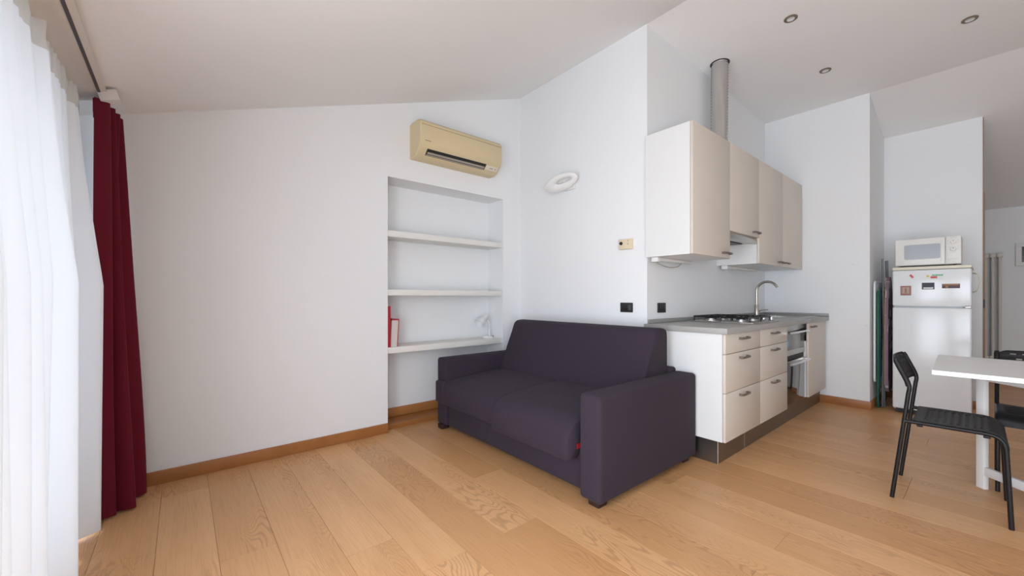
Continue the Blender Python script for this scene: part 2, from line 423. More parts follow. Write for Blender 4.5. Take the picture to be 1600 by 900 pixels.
def lip(g): g.box(1.628, 1.675, A2-.03, SY1-.052, .230, .412, .02, 3)
cushion(seatL, 2.143, A2-.004, 14, .010, 'seat_cushion', .03, .004, lip)
back = bez([(2.235, .44), (2.30, .60), (2.36, .75), (2.40, .845), (2.425, .880), (2.47, .892), (2.53, .890), (2.562, .872), (2.57, .83)], 4) + [(2.57, .6), (2.57, .46), (2.40, .45)]
cushion(back, A1+.012, A2-.006, 18, .0, 'backrest', .020)
for fx in (1.70, 2.60):
    for fy in (SY0+.07, SY1-.07):
        G().box(fx-.035, fx+.035, fy-.035, fy+.035, 0, .040, .004).build('foot', M_FOOT, t)
G().box(1.662, 1.690, 1.440, 1.443, .272, .300).build('care_tag', M_BOOK, t, label='small red care tag')

# ------------------------------------------------------------------ air conditioner
AX0, AX1, AZ0 = 1.483, 2.325, 2.268
t = thing('air_conditioner', 'yellowed wall-mounted air conditioner above the niche', 'air conditioner', ((AX0+AX1)/2, YA, AZ0))
P = lambda d, h: (YA-d, AZ0+h)
prof = [P(.0, 0), P(.085, .0), P(.106, .008)] + [P(.13, .024), P(.17, .060), P(.19, .088), P(.197, .112)] + [P(.197, .245), P(.192, .268), P(.172, .288), P(.14, .298), P(.05, .298), P(0, .292)]
def shr(pr, k): 
    cy = YA-.09; cz = AZ0+.15
    return [(y if abs(y-YA) < 1e-6 else YA + (y-YA)*(1-k), cz+(z-cz)*(1-k*.6)) for y, z in pr]
# casing as a loft with softened ends; a dark slab on the lower front paints the slot's shade
secs = []
for xx, k in ((AX0, .06), (AX0+.004, .025), (AX0+.014, 0), (AX1-.014, 0), (AX1-.004, .025), (AX1, .06)):
    secs.append([(xx, y, z) for y, z in shr(prof, k)])
G().loft(secs).build('casing', M_AC, t, ang=28)
nrm = Vector((0, -.669, -.743)).normalized(); tv = Vector((0, -.743, .669)).normalized()
def slopebox(x0, x1, a0, a1, h0, h1, m, name, par=t, bev=0):   # on the sloping lower front: a along the slope from its lower edge, h out of it
    o = Vector((0, YA-.13, AZ0+.024)); c = o + tv*((a0+a1)/2) + nrm*((h0+h1)/2); c.x = (x0+x1)/2
    return G().obox(c, (1, 0, 0), tv, nrm, (x1-x0)/2, (a1-a0)/2, (h1-h0)/2, bev).build(name, m, par)
slot = slopebox(AX0+.075, AX1-.165, -.006, .056, -.01, .0012, M_DARK, 'air_outlet_shade')  # solid dark slab, coloured as the shade inside the outlet
slopebox(AX0+.085, AX1-.175, .012, .030, .0012, .006, M_LOUV, 'louvre', slot, .002)
slopebox(AX0+.080, AX1-.172, -.002, .006, .0012, .005, M_LOUV, 'louvre', slot, .001)
slopebox(AX1-.160, AX1-.022, .004, .050, -.003, .0022, M_ACL, 'display_panel', t, .002)
slopebox(AX1-.115, AX1-.080, .022, .030, .002, .0028, M_GREYM, 'indicator_mark')
slopebox(AX1-.060, AX1-.045, .022, .030, .002, .0028, M_GREYM, 'indicator_mark')
G().box(AX0+.012, AX1-.012, YA-.1985, YA-.19, AZ0+.243, AZ0+.2465).build('panel_gap', mat('panel_gap', lin(150, 130, 98), .7), t)
for k in range(5):
    G().box(AX0+.042+k*.011, AX0+.050+k*.011, YA-.1980, YA-.196, AZ0+.113, AZ0+.121).build('logo_mark', M_GREYM, t)

# ------------------------------------------------------------------ wall things
def sconce():
    c = Vector((XB-.105, 2.455, 2.128))
    t = thing('wall_sconce', 'white leaf-shaped plaster wall lamp above the sofa', 'wall lamp', (XB, 2.45, 2.06))
    n = Vector((-.62, -.30, -.72)).normalized(); u = Vector((-.12, .97, -.10)); u = (u - n*u.dot(n)).normalized(); v = n.cross(u)
    if v.z < 0: v = -v
    secs = []                       # pierced leaf: a solid elliptical ring, broad at its far end, thin towards the kitchen
    K = 40
    def ring(fu, fv, ou, ov, h): return [c + u*(ou + fu*math.cos(2*math.pi*k/K)) + v*(ov + fv*math.sin(2*math.pi*k/K)) + n*h for k in range(K)]
    secs = [ring(.160, .072, 0, 0, -.012), ring(.170, .080, 0, 0, 0), ring(.162, .074, 0, 0, .010), ring(.110, .044, -.022, .004, .013), ring(.082, .026, -.034, .006, .006), ring(.076, .022, -.034, .006, -.010)]
    G().loft(secs, cap=False).loft([secs[0], ring(.120, .050, 0, 0, -.035), ring(.076, .022, -.034, .006, -.034)], cap=False).build('leaf_shade', M_PLASTER, t, ang=70)
    G().loft([ring(.078, .024, -.034, .006, -.020), ring(.06, .018, -.034, .006, -.026)], cap=True).build('diffuser', M_LENS, t, ang=70)
    G().box(XB-.018, XB-.0003, 2.37, 2.49, 2.075, 2.16, .004).build('back_plate', M_PLASTER, t)
    G().tube([(XB-.012, 2.42, 2.11), c - n*.03 - u*.02], .016, 10).build('arm', M_PLASTER, t)
sconce()
t = thing('thermostat', 'beige room thermostat with dark dial on the wall beside the kitchen', 'thermostat', (XB, 1.838, 1.48))
G().box(XB-.028, XB-.0003, 1.778, 1.898, 1.482, 1.562, .004).build('housing', M_BEIGE, t)
G().cyl((XB-.0285, 1.872, 1.53), (XB-.036, 1.872, 1.53), .014, .012).build('dial', M_BLACKP, t)
for dz in (1.545, 1.52):
    G().cyl((XB-.0275, 1.808, dz), (XB-.030, 1.808, dz), .004).build('button', M_GREYM, t)
def socket(name, label, c, ax, w, h, flip=False, grp=None):
    t = thing(name, label, 'socket', c)
    X, Y, Z = c
    if ax == 'X':
        G().box(X-.009, X-.0003, Y-w/2, Y+w/2, Z-h/2, Z+h/2, .004, 3).build('cover_plate', M_BLACKP, t)
        G().box(X-.0105, X-.0085, Y-w*.12, Y+w*.34, Z-h*.28, Z+h*.28, .002).build('outlet', M_BLACKIRON, t)
        G().box(X-.0115, X-.0085, Y-w*.38, Y-w*.17, Z-h*.28, Z+h*.28, .002).build('switch_key', mat('dark_grey_key', lin(74, 76, 80), .3), t)
    else:
        G().box(X-w/2, X+w/2, Y-.009, Y-.0003, Z-h/2, Z+h/2, .004, 3).build('cover_plate', M_BLACKP, t)
        for k in (-1, 0, 1):
            G().box(X+k*w*.24-w*.1, X+k*w*.24+w*.1, Y-.0105, Y-.0085, Z-h*.28, Z+h*.28, .002).build('outlet', M_BLACKIRON, t)
    return t
socket('wall_socket', 'black socket plate on the white wall above the sofa back', (XB, 1.838, 1.022), 'X', .115, .076)
socket('wall_socket', 'black socket plate on the kitchen wall above the worktop', (2.915, YC, 1.02), 'Y', .118, .078)
g = G().cyl((XD-.0003, .875, 1.435), (XD-.008, .875, 1.435), .014, .013); tag(g.build('blank_cap', M_PLASTER, loc=(XD, .875, 1.435)), 'tiny white round cap in the middle of the kitchen end wall', 'wall cap')
g = G().box(XD-.008, XD-.0003, .765, .785, .815, .835, .002); tag(g.build('blank_cap', M_PLASTER, loc=(XD, .775, .82)), 'tiny white square cap low at the wall corner by the drying rack', 'wall cap')
for (dx_, dy_, lab) in ((3.45, .935, 'recessed bronze-ringed ceiling spotlight nearest to the steel duct'), (4.42, .936, 'recessed bronze-ringed ceiling spotlight nearest to the kitchen end wall'), (4.42, .09, 'recessed bronze-ringed ceiling spotlight furthest right in the picture')):
    z = zc2(dx_) ; t = thing('ceiling_spotlight', lab, 'spotlight', (dx_, dy_, z), 'recessed ceiling spotlights')
    G().lathe([(.043, .004), (.043, -.004), (.040, -.007), (.027, -.006), (.025, .002)], (dx_, dy_, z), seg=28).build('ring', M_BROWNRING, t)
    G().lathe([(.001, -.0005), (.018, -.002), (.0248, -.006), (.0248, 0)], (dx_, dy_, z-.001), seg=20).build('lens', M_LENS, t)

# ------------------------------------------------------------------ books and lamp on the lowest shelf
g = G().box(1.293, 1.322, 3.150, 3.375, .6905, 1.03, .003); b1 = g.build('ring_binder', M_BOOK, loc=(1.307, 3.26, .6905))
tag(b1, 'tall red binder against the left side of the niche', 'binder')
t = thing('book', 'thick red-covered book with pale pages leaning by the red binder', 'book', (1.36, 3.25, .6905))
sl = .010
def lean(x, z): return x + (z-.69)*.06
def para(x0, x1, y0, y1, z0, z1): return G().prism([(lean(x0, z0), z0), (lean(x1, z0), z0), (lean(x1, z1), z1), (lean(x0, z1), z1)], 'Y', y0, y1)
para(1.326, 1.382, 3.168, 3.33, .6912, .911).build('pages', M_PAGES, t)
g = para(1.382, 1.387, 3.163, 3.335, .6908, .921); g.prism([(lean(1.324, .9115), .9115), (lean(1.382, .9115), .9115), (lean(1.382, .92), .92), (lean(1.324, .92), .92)], 'Y', 3.163, 3.335); g.build('cover', M_BOOK, t)
LX, LY, LZ = 2.405, 3.27, .6905
t = thing('desk_lamp', 'small white gooseneck desk lamp on the lowest niche shelf', 'lamp', (LX, LY, LZ))
G().lathe([(.055, 0), (.055, .014), (.05, .02), (.004, .022)], (LX-.012, LY, LZ), seg=28).build('base', M_LAMP, t)
neck = [(LX+.012, LY, LZ+.02), (LX+.012, LY, LZ+.08), (LX+.010, LY, LZ+.13), (LX, LY, LZ+.165), (LX-.022, LY, LZ+.188), (LX-.05, LY, LZ+.192)]
G().tube([tuple(p) for p in [Vector((a[0], LY, a[1])) for a in bez([(p[0], p[2]) for p in neck], 4)]], .007, 10).build('neck', M_LAMP, t)
ax_ = Vector((-.80, -.1, -.60)).normalized(); so = Vector((LX-.028, LY, LZ+.222))
G().lathe([(.004, -.005), (.02, -.002), (.027, .012), (.029, .05), (.038, .065), (.056, .12), (.054, .12), (.036, .066), (.02, .05)], tuple(so), tuple(ax_), 24).build('shade', M_LAMP, t, ang=50)
G().box(LX+.045, LX+.052, LY-.02, LY-.01, LZ, LZ+.022, .002).build('switch', M_GREYM, t)
G().tube([(LX+.035, LY+.02, LZ+.006), (LX+.055, LY-.05, LZ+.004), (LX+.068, LY-.105, LZ+.004), (LX+.072, LY-.125, LZ-.01), (LX+.070, LY-.128, LZ-.09)], .003, 6).build('cable', M_LAMP, t)

# ------------------------------------------------------------------ kitchen
KX = [2.68, 3.292, 3.905, 4.515, 5.12]; KY = 1.082            # unit borders, front plane of the doors
FT = .018
def bow(c, w, parent, out=.026):          # bow handle on a front facing -Y
    X, Y, Z = c
    p = [(X-w/2, Y+.002, Z), (X-w/2, Y-out*.8, Z+.0), (X-w/2+.012, Y-out, Z), (X, Y-out*1.05, Z), (X+w/2-.012, Y-out, Z), (X+w/2, Y-out*.8, Z), (X+w/2, Y+.002, Z)]
    G().tube(p, [.0075, .0075, .007, .0072, .007, .0075, .0075], 8).build('handle', M_PEWTER, parent, ang=50)
CZ0, CZ1 = .162, .862
for k in range(2):
    x0, x1 = KX[k], KX[k+1]
    t = thing('drawer_cabinet', ('cream three-drawer kitchen base cabinet beside the sofa', 'cream three-drawer kitchen base cabinet next to the oven')[k], 'cabinet', ((x0+x1)/2, 1.37, CZ0), 'kitchen base drawer cabinets')
    G().box(x0+.0005, x1-.0005, KY+FT+.002, YC-.003, CZ0, CZ1, .001, 1).build('body', M_CARC, t)
    for (a, b) in ((.164, .478), (.482, .730), (.734, .860)):
        d = G().box(x0+.002, x1-.002, KY, KY+FT, a, b, .0015, 2).build('drawer_front', M_FRONT, t)
        bow(((x0+x1)/2-.02, KY, b-.036), .128, d)
x0, x1 = KX[2], KX[3]
t = thing('built_in_oven', 'built-in steel oven with glass upper door and dark lower door', 'oven', ((x0+x1)/2, 1.37, CZ0))
OY = KY+.034
G().box(x0+.001, x1-.001, OY+.02, YC-.003, CZ0, CZ1-.002).build('body', M_STEEL, t)
G().box(x0+.004, x1-.004, OY-.002, OY+.02, .812, .858, .002).build('control_panel', M_STEEL, t)
d = G().box(x0+.004, x1-.004, OY-.004, OY+.02, .590, .796, .003).build('upper_door', M_OVGLASS, t)
G().box(x0+.01, x1-.01, OY-.006, OY-.0035, .594, .640, .001).build('door_trim', M_STEEL, d)
g = G().tube([(x0+.04, OY-.045, .797), (x1-.03, OY-.045, .797)], .009, 10)
for hx in (x0+.06, x1-.05): g.box(hx-.009, hx+.009, OY-.045, OY-.002, .786, .796)
g.build('handle', M_CHROME, d)
G().lathe([(.032, 0), (.032, .001)], (x0+.11, OY-.0045, .70), (0, -1, 0), 20).build('sticker', mat('blue_sticker', lin(120, 172, 206), .5), d, label='round pale blue sticker')
G().box(x0+.004, x1-.004, OY+.004, OY+.02, .548, .588).build('door_gap_shade', M_DARK, t)  # shade between the two doors, painted as a dark strip
d = G().box(x0+.004, x1-.004, OY-.004, OY+.02, .166, .545, .003).build('lower_door', M_OVDARK, t)
G().box(x0+.004, x1-.004, OY-.006, OY-.0035, .512, .545, .001).build('door_trim', M_STEEL, d)
g = G().tube([(x0+.04, OY-.05, .530), (x1-.03, OY-.05, .530)], .010, 10)
for hx in (x0+.06, x1-.05): g.box(hx-.010, hx+.010, OY-.05, OY-.005, .520, .540)
g.build('handle', M_CHROME, d)
x0, x1 = KX[3], KX[4]
t = thing('sink_cabinet', 'cream single-door sink base cabinet at the kitchen end wall', 'cabinet', ((x0+x1)/2, 1.37, CZ0))
G().box(x0+.0005, x1-.0005, KY+FT+.002, YC-.003, CZ0, CZ1-.17, .001, 1).build('body', M_CARC, t)
d = G().box(x0+.002, x1-.002, KY, KY+FT, .164, .860, .0015, 2).build('door', M_FRONT, t)
bow((x0+.12, KY, .824), .128, d)
G().box(x1+.0005, XD-.014, KY+.03, KY+.05, .1625, .860).build('filler_strip', M_CARC, t)
t = thing('plinth', 'brushed dark metal kickboard under the kitchen base cabinets', 'kickboard', (3.9, 1.2, 0))
PY = KY+.062; PX = KX[0]+.038
G().box(PX, PX+.014, PY+.0145, YC-.003, .0003, .160).build('kick_panel', M_PLINTH, t)
G().box(PX, 3.16, PY, PY+.014, .0003, .160).build('kick_panel', M_PLINTH, t)
G().box(3.166, XD-.0005, PY, PY+.014, .0003, .160).build('kick_panel', M_PLINTH, t)
G().box(3.1605, 3.1655, PY-.001, PY+.012, .0003, .160).build('joint_strip', M_STEEL, t)
G().cyl((PX+.001, PY+.001, .0003), (PX+.001, PY+.001, .160), .0035, seg=8).build('corner_strip', M_STEEL, t)
# worktop with a cut-out for the sink
WT0, WT1 = .8625, .902
SX0, SX1, SY_0, SY_1 = 4.545, 5.075, 1.16, 1.52
wx0, wx1, wy0, wy1 = KX[0]-.012, XD-.0005, KY-.016, YC-.0005
t = thing('worktop', 'long grey laminate worktop with upstand over the kitchen units', 'worktop', (3.9, 1.36, WT0))
g = G(); g.box(wx0, SX0, wy0, wy1, WT0, WT1, .003).box(SX1, wx1, wy0, wy1, WT0, WT1, .003).box(SX0, SX1, wy0, SY_0, WT0, WT1, .003).box(SX0, SX1, SY_1, wy1, WT0, WT1, .003)
g.build('slab', M_TOP, t)
G().box(wx0+.05, wx1-.016, wy1-.014, wy1, WT1+.0003, WT1+.032, .003).build('upstand', mat('grey_upstand', lin(150, 150, 147), .35), t)
G().box(wx1-.015, wx1, wy0+.002, wy1, WT1+.0003, WT1+.032, .003).build('upstand', bpy.data.materials['grey_upstand'], t)
# sink and tap
t = thing('sink', 'inset stainless steel kitchen sink set in the worktop', 'sink', ((SX0+SX1)/2, 1.34, WT1))
g = G(); r = .022
g.box(SX0-r, SX1+r, SY_0-r, SY_0+.002, WT1+.0003, WT1+.004, .001).box(SX0-r, SX1+r, SY_1-.002, SY_1+r, WT1+.0003, WT1+.004, .001).box(SX0-r, SX0+.002, SY_0+.002, SY_1-.002, WT1+.0003, WT1+.004, .001).box(SX1-.002, SX1+r, SY_0+.002, SY_1-.002, WT1+.0003, WT1+.004, .001)
g.build('rim', M_STEEL, t)
g = G(); zb = .745
g.box(SX0+.002, SX0+.006, SY_0+.002, SY_1-.002, zb, WT1).box(SX1-.006, SX1-.002, SY_0+.002, SY_1-.002, zb, WT1).box(SX0+.006, SX1-.006, SY_0+.002, SY_0+.006, zb, WT1).box(SX0+.006, SX1-.006, SY_1-.006, SY_1-.002, zb, WT1).box(SX0+.002, SX1-.002, SY_0+.002, SY_1-.002, zb-.004, zb)
g.build('basin', M_STEEL, t)
G().lathe([(.04, 0), (.04, .003), (.02, .004), (.004, .001)], (4.81, 1.34, zb), seg=20).build('drain', M_CHROME, t)
TX, TY = 4.68, 1.575
t = thing('kitchen_tap', 'tall brushed nickel swan-neck kitchen tap behind the hob', 'tap', (TX, TY, WT1))
G().lathe([(.028, .0003), (.028, .006), (.023, .01), (.023, .115), (.020, .12), (.006, .121)], (TX, TY, WT1), seg=20).build('body', M_TAP, t)
pts = [(TX, TY, WT1+.118), (TX, TY, WT1+.26)] + [tuple(p) for p in arc((TX, TY-.098, WT1+.265), .098, 0, math.radians(158), 16, (0, 1, 0), (0, 0, 1))]
G().tube(pts, .0125, 12).build('spout', M_TAP, t, ang=60)
l = G().tube([(TX+.02, TY-.005, WT1+.055), (TX+.05, TY-.01, WT1+.055)], .011, 10).build('lever', M_TAP, t)
G().tube([(TX+.045, TY-.01, WT1+.058), (TX+.05, TY-.05, WT1+.066), (TX+.055, TY-.09, WT1+.07)], [.005, .005, .004], 8).build('lever_arm', M_TAP, l)
# gas hob
HX0, HX1, HY0, HY1 = 3.275, 3.84, 1.125, 1.600
HZ = WT1+.0003
t = thing('gas_hob', 'four-burner gas hob with black pan grates set in the worktop', 'hob', ((HX0+HX1)/2, (HY0+HY1)/2, HZ))
G().box(HX0, HX1, HY0, HY1, HZ, HZ+.009, .004, 2).build('plate', M_STEEL, t)
bz = HZ+.009
for bx, by, br in ((3.385, 1.25, .034), (3.385, 1.48, .045), (3.62, 1.25, .045), (3.62, 1.48, .034)):
    b = G().lathe([(br+.012, 0), (br+.012, .006), (br, .010), (br, .016)], (bx, by, bz), seg=20).build('burner', M_STEEL, t)
    G().lathe([(br+.001, .016), (br+.001, .022), (br-.006, .025), (.004, .026)], (bx, by, bz), seg=20).build('burner_cap', M_BLACKIRON, b)
for gx in (3.385, 3.62):
    g = G(); x0, x1, y0, y1 = gx-.108, gx+.108, HY0+.03, HY1-.03; zz = bz+.034; rr = .0072
    g.tube([(x0, y0, zz), (x1, y0, zz), (x1, y1, zz), (x0, y1, zz), (x0, y0+.0001, zz)], rr, 6)
    ym = (y0+y1)/2; g.tube([(x0, ym, zz), (x1, ym, zz)], rr, 6)
    for by in (1.25, 1.48):
        for (sx, sy) in ((1, 0), (-1, 0), (0, 1), (0, -1)):
            p0 = (gx+sx*.026, by+sy*.026, zz+.003); p1 = (gx+sx*.106 if sx else gx, (y0 if (sy < 0 and by < ym) else y1 if (sy > 0 and by > ym) else ym) if sy else by, zz)
            g.tube([p0, p1], rr, 6)
    for cx_ in (x0, x1):
        for cy_ in (y0, ym, y1): g.tube([(cx_, cy_, zz), (cx_, cy_, bz)], rr, 6)
    g.build('pan_grate', M_BLACKIRON, t)
for k in range(4):
    ky = 1.165+k*.058
    kn = G().lathe([(.020, 0), (.020, .004), (.0165, .007), (.015, .026), (.012, .029), (.003, .03)], (3.785, ky, bz), seg=18).build('knob', M_CHROME, t, ang=40)
    G().lathe([(.0215, .0), (.0215, .003), (.019, .0035)], (3.785, ky, bz), seg=18).build('knob_ring', M_BLACKIRON, kn)
# wall cabinets
UX = [2.688, 3.302, 3.915, 4.55, 5.172]; UY = 1.297; UZ0, UZ1 = 1.403, 2.318
def wallcab(x0, x1, z0, label, doors):
    t = thing('wall_cabinet', label, 'cabinet', ((x0+x1)/2, YC, z0), 'kitchen wall cabinets')
    G().box(x0+.0005, x1-.0005, UY+FT+.002, YC-.0005, z0, UZ1, .001, 1).build('body', M_CARC, t)
    for (a, b, side) in doors:
        d = G().box(a+.0015, b-.0015, UY, UY+FT, z0+.001, UZ1-.001, .0015, 2).build('door', M_FRONT, t)
        hx = b-.085 if side > 0 else a+.085
        bow((hx, UY, z0+.038), .128, d)
    return t
wallcab(UX[0], UX[1], UZ0, 'tall cream single-door wall cabinet above the sofa end of the worktop', [(UX[0], UX[1], 1)])
wallcab(UX[1], UX[2], 1.625, 'shorter cream wall cabinet over the extractor hood', [(UX[1], UX[2], 1)])
wallcab(UX[2], UX[4], UZ0, 'wide cream two-door wall cabinet in the kitchen corner', [(UX[2], UX[3], 1), (UX[3], UX[4], -1)])
x0, x1 = UX[1]+.002, UX[2]-.002
t = thing('range_hood', 'grey steel extractor hood under the short wall cabinet', 'range hood', ((x0+x1)/2, 1.48, 1.575))
g = G(); g.box(x0, x1, UY+.018, YC-.002, 1.582, 1.6245, .002); g.build('body', M_STEEL, t)
G().box(x0+.03, x1-.03, UY+.135, YC-.05, 1.5795, 1.583, .001).build('filter', mat('hood_filter', lin(120, 114, 108), .5, .6), t)
G().box(x0+.03, x1-.07, UY+.112, UY+.128, 1.576, 1.583, .001).build('visor_slot_shade', M_DARK, t)  # dark strip on the underside stands in for a shaded slot
G().box(x0+.001, x1-.001, UY+.016, UY+.03, 1.574, 1.584, .002).build('front_lip', M_STEEL, t)
# duct
t = thing('extractor_duct', 'corrugated aluminium duct rising from the wall cabinets into the ceiling', 'duct', (3.63, 1.515, UZ1))
zt_ = zc2(3.63); n = 64; secs = []
for i in range(n+1):
    u = i/n; z = UZ1+.001+(zt_-UZ1-.004)*u; r = .066+.0038*math.cos(i*math.pi) ; ox = .010*math.sin(u*5.2+.5); oy = .006*math.sin(u*4+1)
    secs.append([(3.63+ox+r*math.cos(2*math.pi*k/28), 1.515+oy+r*math.sin(2*math.pi*k/28), z) for k in range(28)])
G().loft(secs).build('flexible_pipe', mat('duct_aluminium', (.60, .59, .57, 1), .24, 1.0), t, ang=100)
u = 1.0; cx_, cy_ = 3.63+.010*math.sin(5.7), 1.515+.006*math.sin(5)
G().lathe([(.070, -.006), (.077, -.006), (.077, -.0005), (.070, -.0005)], (cx_, cy_, zt_), seg=28).build('ceiling_collar', M_DARK, t)
# under-cabinet lights with their leads
def strip(xa, xb, label, cable):
    t = thing('cabinet_light', label, 'light', ((xa+xb)/2, YC-.08, UZ0-.03), 'strip lights under the wall cabinets')
    G().box(xa+.05, xb, YC-.07, YC-.035, UZ0-.024, UZ0-.0005, .004).build('tube_housing', M_MICRO, t)
    G().box(xa, xa+.05, YC-.085, YC-.03, UZ0-.034, UZ0-.0005, .004).build('end_cap', M_PLASTER, t)
    if cable:
        p = [(xa+.02, -.03), (xa+.05, -.045), (xa+.15, -.062), (xa+.25, -.066), (xa+.34, -.055), (xa+.40, -.028)]
        G().tube([(a, YC-.06, UZ0+b) for a, b in bez(p, 4)], .004, 6).build('cable', M_CABLE, t)
strip(2.72, 3.28, 'slim white strip light with drooping cable under the sofa-end wall cabinet', True)
strip(3.945, 4.75, 'slim white strip light under the two-door corner wall cabinet', False)

# ------------------------------------------------------------------ fridge, microwave, magnets
FX, FY0, FY1 = 5.263, .096, .596
t = thing('fridge', 'white fridge-freezer with magnets standing in the alcove', 'fridge', (FX+.28, (FY0+FY1)/2, 0))
G().box(FX+.045, FX+.58, FY0+.004, FY1-.004, .03, 1.358, .006).build('cabinet', M_FRIDGE, t)
G().box(FX+.005, FX+.58, FY0, FY1, 1.360, 1.388, .006).build('top_panel', M_CREAM, t)
fd = G().box(FX, FX+.043, FY0, FY1, 1.022, 1.357, .012, 4).build('freezer_door', M_FRIDGE, t)
G().box(FX-.003, FX+.02, FY0+.04, FY1-.04, 1.020, 1.030, .003).build('grip', M_FRIDGE, fd)
dd = G().box(FX, FX+.043, FY0, FY1, .045, 1.008, .012, 4).build('fridge_door', M_FRIDGE, t)
G().box(FX+.004, FX+.03, FY0+.005, FY0+.045, 1.0085, 1.0205, .003).build('hinge', M_CHROME, t)
G().box(FX+.03, FX+.5, FY0+.02, FY1-.02, .006, .04).build('toe_recess_shade', M_DARK, t)  # dark block coloured as the shade below the door
for fx in (FX+.06, FX+.53):
    for fy in (FY0+.05, FY1-.05): G().cyl((fx, fy, .0003), (fx, fy, .032), .016, seg=12).build('foot', M_BLACKP, t)
G().tube([(FX+.52, FY0+.004, 1.33)] + [(FX+.45, FY0-.012+.001*0-.03*math.sin(a), 1.245+.085*math.cos(a)) for a in [math.pi*k/10 for k in range(1, 10)]] + [(FX+.52, FY0+.002, 1.15)], .006, 8).build('power_cable', M_CREAM, t)
def magnet(name, label, y, z, w, h, layers, rot=0):
    t = thing(name, label, 'magnet', (FX, y, z), 'magnets on the freezer door')
    X = FX-.0003
    for i, (n, m, a, b, c, d) in enumerate(layers):   # a..d fractions of width (from the picture's left, +y) and height
        g = G(); y1 = w/2-a*w; y0 = w/2-b*w; z0 = -h/2+c*h; z1 = -h/2+d*h
        q = Matrix.Rotation(rot, 4, 'X'); th = .003+.0006*i
        g.box(-th, 0, y0, y1, z0, z1, .0004, 1); bmesh.ops.transform(g.bm, matrix=Matrix.Translation((X, y, z)) @ q, verts=g.bm.verts)
        g.build(n, m, t)
mc = lambda n, r, g_, b: mat(n, lin(r, g_, b), .5)
mBR = mc('magnet_brown', 158, 104, 92); mTAN = mc('magnet_tan', 176, 158, 140); mDK = mc('magnet_dark', 52, 56, 62); mWH = mc('magnet_white', 232, 234, 230)
mPU = mc('magnet_purple', 92, 62, 74); mOC = mc('magnet_ochre', 170, 120, 60); mGR = mc('magnet_green', 120, 190, 150); mRD = mc('magnet_red', 206, 74, 70)
magnet('fridge_magnet', 'upright brown framed magnet on the freezer door', .504, 1.166, .072, .09, [('backing', mBR, 0, 1, 0, 1), ('picture', mTAN, .17, .83, .2, .85), ('figure', mBR, .4, .6, .25, .75)])
magnet('fridge_magnet', 'dark magnet with white lower strip on the freezer door', .358, 1.206, .080, .062, [('backing', mDK, 0, 1, 0, 1), ('strip', mWH, .12, .9, .08, .3)])
magnet('fridge_magnet', 'wide purple and ochre magnet on the freezer door', .2176, 1.203, .108, .040, [('backing', mPU, 0, 1, 0, 1), ('band', mOC, .05, .95, .68, .92), ('spot', mOC, .2, .35, .1, .55)])
magnet('fridge_magnet', 'wide white, green and red magnet at the freezer top', .318, 1.292, .112, .042, [('backing', mWH, 0, 1, 0, 1), ('green_band', mGR, .35, .98, .62, .95), ('red_motif', mRD, .28, .65, .12, .55), ('yellow_motif', mc('magnet_yellow', 222, 196, 90), .06, .2, .4, .85)])
magnet('fridge_magnet', 'small tilted red magnet at the freezer top left', .465, 1.300, .016, .034, [('backing', mRD, 0, 1, 0, 1)], -.6)
MX = 5.30; my0, my1, mz0, mz1 = .158, .580, 1.402, 1.652
t = thing('microwave', 'white microwave oven standing on top of the fridge', 'microwave', (MX+.16, (my0+my1)/2, 1.388))
G().box(MX+.018, MX+.32, my0, my1, mz0, mz1, .006).build('casing', M_MICRO, t)
d = G().box(MX, MX+.018, my0+.096, my1, mz0+.002, mz1-.002, .005, 3).build('door', M_MICRO, t)
wp = []
for (cy_, cz_, a0) in ((.285+.012, mz1-.065-.012, -90), (.285+.012, mz0+.055+.012, 180), (.512-.012, mz0+.06+.012, 90), (.512-.012, mz1-.072-.012, 0)):
    for k in range(5):
        a = math.radians(a0 - 0 + (90*k/4)) ; wp.append((cy_, cz_, a))
poly = []
for (cy_, cz_, sy, sz, rev) in ((.297, mz1-.07, -1, 1, 0), (.297, mz0+.07, -1, -1, 1), (.505, mz0+.07, 1, -1, 0), (.505, mz1-.07, 1, 1, 1)):
    aa = [0, .4, .8, 1.2, 1.57]; aa = aa if rev else aa[::-1]
    for a in aa: poly.append((cy_+sy*.014*math.cos(a), cz_+sz*.014*math.sin(a)))
G().prism(poly, 'X', MX-.0012, MX+.002).build('window', M_MWIN, d)
G().box(MX-.003, MX+.001, my0+.116, my0+.122, mz0+.03, mz1-.03, .001).build('door_ridge', M_MICRO, d)
p = G().box(MX, MX+.018, my0, my0+.094, mz0+.002, mz1-.002, .004, 3).build('control_panel', M_MICRO, t)
mRE = mc('print_red', 186, 120, 112); mGY = mc('print_grey', 150, 146, 140)
for (zk, nm) in ((1.605, 'timer_dial'), (1.540, 'power_dial')):
    k = G().lathe([(.021, 0), (.021, .003), (.016, .005), (.015, .014), (.003, .015)], (MX-.0002, my0+.047, zk-.005), (-1, 0, 0), 20).build(nm, M_MICRO, t)
    G().box(MX-.0165, MX-.0148, my0+.045, my0+.049, zk-.005, zk+.009).build('pointer', mGY, k)
for (ya, yb, za, zb_, m_) in ((.03, .066, 1.637, 1.6385, mGY), (.012, .022, 1.612, 1.6135, mGY), (.072, .084, 1.610, 1.6115, mGY), (.012, .022, 1.592, 1.5935, mRE), (.072, .084, 1.590, 1.5915, mGY), (.012, .02, 1.556, 1.5575, mRE), (.07, .08, 1.556, 1.5575, mRE), (.014, .022, 1.536, 1.5375, mGY), (.03, .064, 1.506, 1.5075, mRE)):
    G().box(MX-.0006, MX+.001, my0+ya, my0+yb, za, zb_).build('printed_mark', m_, p)
G().box(MX-.002, MX+.002, my0+.014, my0+.08, mz0+.012, mz0+.05, .002, 2).build('door_button', M_MICRO, t)
